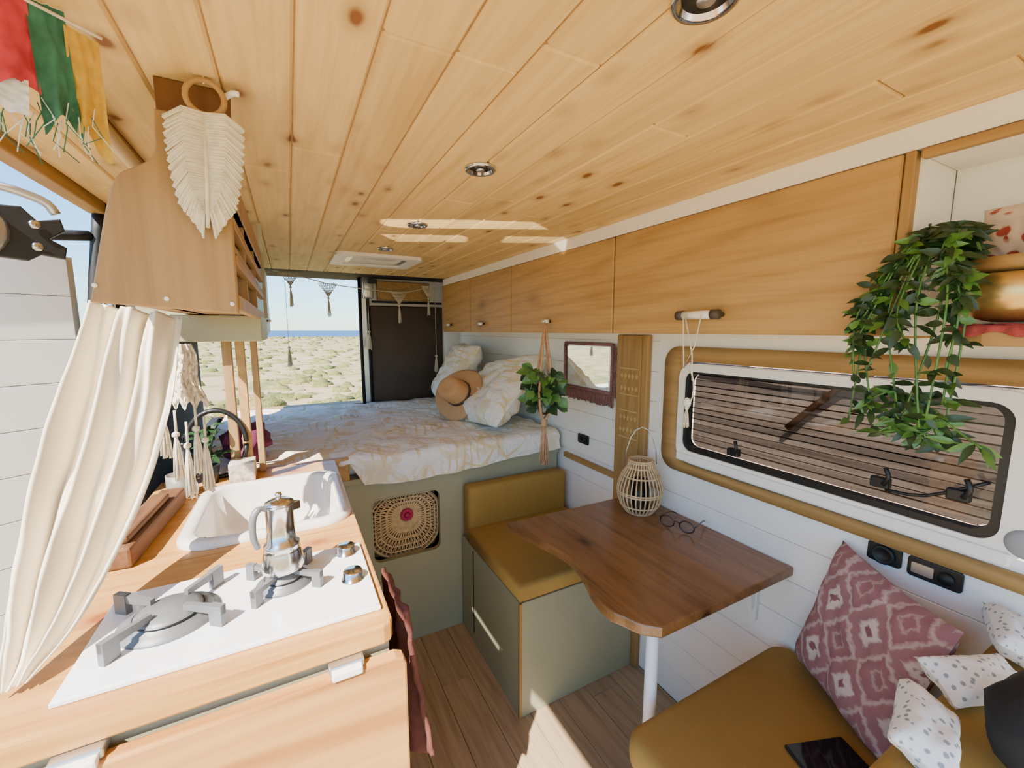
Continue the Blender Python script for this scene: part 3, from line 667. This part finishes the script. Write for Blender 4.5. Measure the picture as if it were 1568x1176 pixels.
# ================= hanging decor right
m=MB('hanging_plant');c=V((.91,1.43,0))
top=V((.936,1.47,1.432))
for k in range(4):
    a=k*1.571+.5;m.tube([top,c+V((.014*math.cos(a),.014*math.sin(a),1.34)),c+V((.04*math.cos(a),.04*math.sin(a),1.17)),c+V((.03*math.cos(a),.03*math.sin(a),1.08)),c+V((0,0,1.03))],.005,cordb,6,n=4)
m.lathe([(.02,1.06),(.035,1.09),(.042,1.15),(.038,1.155),(0,1.14)],c,clearg,20);m.tassel(c+V((0,0,1.03)),.18,.02,cordb,22);m.ball(c+V((0,0,1.03)),.014,cordb,2)
for k in range(80):
    a=random.uniform(0,6.28);r=random.uniform(.015,.07);p=c+V((r*math.cos(a)*.8,r*math.sin(a),random.uniform(1.08,1.24)))
    m.leaf(p,(math.cos(a)*.7,math.sin(a)*.7,random.uniform(-1.2,.4)),(random.uniform(-1,-.2),random.uniform(-1.2,-.4),random.uniform(0,.6)),random.uniform(.045,.068),random.uniform(.034,.046),random.choice([leafm,leafm,leafd]),.2)
for k in range(10):
    a=random.uniform(0,6.28);m.tube([c+V((0,0,1.13)),c+V((.04*math.cos(a),.04*math.sin(a),1.22)),c+V((.07*math.cos(a),.07*math.sin(a),1.12))],.002,leafm,5,n=3)
m.done()
m=MB('cord_pendant')
m.tube([(.925,.72,1.44),(.925,.735,1.36),(.925,.765,1.30),(.925,.775,1.44)],.0018,macr,5);m.tube([(.925,.77,1.44),(.923,.74,1.34),(.923,.735,1.27)],.0018,macr,5)
m.tube([(.923,.747+.018*math.cos(a*.5236),1.25+.045*math.sin(a*.5236)) for a in range(12)],.002,macr,5,closed=True);m.ball((.923,.747,1.21),.012,ceram,2,(.6,1,1.2));m.tassel((.923,.747,1.20),.06,.008,macr,8);m.done()
# ================= near bench
m=MB('front_dinette_bench')
pl=[(p[0],p[1]) for p in rr2(.61,.05,1.215,.625,.05,6)]
m.prism(pl,2,.43,.505,mustard,.025,5,True);m.box((.64,.0,0),(1.215,.60,.43),sage,.003)
m.X=Matrix.Translation((.91,.16,.65))@Matrix.Rotation(math.radians(4),4,'X');m.box((-.29,-.06,-.15),(.30,.07,.155),mustard,.03,5);m.X=Matrix();m.done()
m=MB('patterned_cushion');m.pillow(.29,.35,.10,ikatm,26,2,.07,.012)
basis(m,(1.115,.392,.69),(-.09,-.17,-.02),(.02,-.10,.31))
for (x,y,z,a) in ((.765,.19,.838,15),(.95,.185,.84,-25),(1.14,.185,.844,20)):
    m=MB('dotted_mini_cushion');m.pillow(.15,.075,.055,dotm,16,x*9,.12,.004);ob=m.done();ob.matrix_world=Matrix.Translation((x,y,z+.0))@Matrix.Rotation(math.radians(a),4,'Z')@Matrix.Rotation(math.radians(25),4,'X')
m=MB('smartphone');m.X=Matrix.Translation((.945,.37,.5105))@Matrix.Rotation(math.radians(-20),4,'Z');m.box((-.07,-.036,-.004),(.07,.036,.004),black,.004,3);m.box((-.066,-.033,.004),(.066,.033,.0045),plain('screen_glass',C(10,10,12),.05));m.X=Matrix();m.done()
m=MB('black_bag');m.ball((.865,.105,.87),.07,char,3,(1.1,.75,.9),.15);m.tube([(.82,.105,.905),(.84,.105,.945),(.88,.105,.945),(.91,.105,.905)],.008,black,6,n=4);m.done()
# ================= OUTSIDE
m=MB('ground_outside');m.sheet(lambda u,v:V((-400+800*u,-60+300*v,-.62-(.3 if v>.7 else 0))),8,8,groundm())
m.sheet(lambda u,v:V((-6000+12000*u,170+12000*v,-.9)),2,2,sea);m.done()
bm_=bushm();m=MB('scrubland_bushes')
for i in range(1000):
    y=4.5+150*random.random()**2.2;x=random.uniform(-.28,.20)*y+random.uniform(-1,1)
    m.ball((x,y,-.66),random.uniform(.08,.24)*(1+y*.012),bm_,2 if y<20 else 1,(1.3,1.2,.75),.9)
m.done()
# ================= LIGHT
w=bpy.data.worlds.new('sky');bpy.context.scene.world=w;w.use_nodes=True;n=w.node_tree
st=n.nodes.new('ShaderNodeTexSky');st.sky_type='NISHITA';st.sun_disc=False;st.sun_elevation=math.radians(50);st.sun_rotation=math.radians(235);st.air_density=1.2;st.dust_density=.1
mx=n.nodes.new('ShaderNodeMix');mx.data_type='RGBA';mx.blend_type='MULTIPLY';mx.inputs[0].default_value=1;mx.inputs[7].default_value=(.44,.68,.92,1)
bg=n.nodes['Background'];bg.inputs[1].default_value=.6;n.links.new(st.outputs[0],mx.inputs[6]);n.links.new(mx.outputs[2],bg.inputs[0])
sd=V((.62,.54,-.88)).normalized();sl=bpy.data.lights.new('sun','SUN');sl.energy=22;sl.angle=.009;sl.color=(1,.94,.84);so=bpy.data.objects.new('sun',sl);so.rotation_euler=sd.to_track_quat('-Z','Y').to_euler();so.location=(-3,-2,5);bpy.context.collection.objects.link(so)
# added spot lamp, masked into patches, stands in for sun reflected onto the ceiling
pl_=bpy.data.lights.new('added_glint_spot','SPOT');pl_.energy=95;pl_.spot_size=math.radians(48);pl_.spot_blend=.1;pl_.shadow_soft_size=.006;pl_.color=(1,.93,.8);pl_.use_nodes=True
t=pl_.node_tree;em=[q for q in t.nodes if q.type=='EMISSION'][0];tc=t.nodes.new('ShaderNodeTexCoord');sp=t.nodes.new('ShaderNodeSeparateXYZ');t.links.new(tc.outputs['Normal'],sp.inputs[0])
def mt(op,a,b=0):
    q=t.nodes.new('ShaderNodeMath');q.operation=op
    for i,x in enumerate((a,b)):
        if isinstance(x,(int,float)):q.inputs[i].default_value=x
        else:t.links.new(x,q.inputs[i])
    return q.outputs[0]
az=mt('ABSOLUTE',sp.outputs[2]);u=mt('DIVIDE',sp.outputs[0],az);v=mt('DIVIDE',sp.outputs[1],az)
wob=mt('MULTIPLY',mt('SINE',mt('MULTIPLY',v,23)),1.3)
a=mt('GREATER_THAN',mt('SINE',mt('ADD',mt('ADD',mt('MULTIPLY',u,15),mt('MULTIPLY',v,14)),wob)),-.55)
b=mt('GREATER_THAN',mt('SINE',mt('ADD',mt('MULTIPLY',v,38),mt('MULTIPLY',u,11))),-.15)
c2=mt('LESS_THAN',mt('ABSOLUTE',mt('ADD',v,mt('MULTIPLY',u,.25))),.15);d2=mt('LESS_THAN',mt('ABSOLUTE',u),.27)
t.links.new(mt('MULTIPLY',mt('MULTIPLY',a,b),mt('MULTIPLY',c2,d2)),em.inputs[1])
po=bpy.data.objects.new('added_glint_spot',pl_);src=V((0,.93,.96));po.location=src;po.rotation_euler=(V((.52,1.42,1.75))-src).to_track_quat('-Z','Y').to_euler();bpy.context.collection.objects.link(po)
# ================= CAMERA
cd=bpy.data.cameras.new('camera');cd.sensor_width=36;cd.lens=36*640/1568;cd.clip_start=.02;cd.clip_end=20000
co=bpy.data.objects.new('camera',cd);co.location=(0,0,1.4);co.rotation_euler=(math.radians(90-7.3),0,math.radians(-28));bpy.context.collection.objects.link(co);bpy.context.scene.camera=co
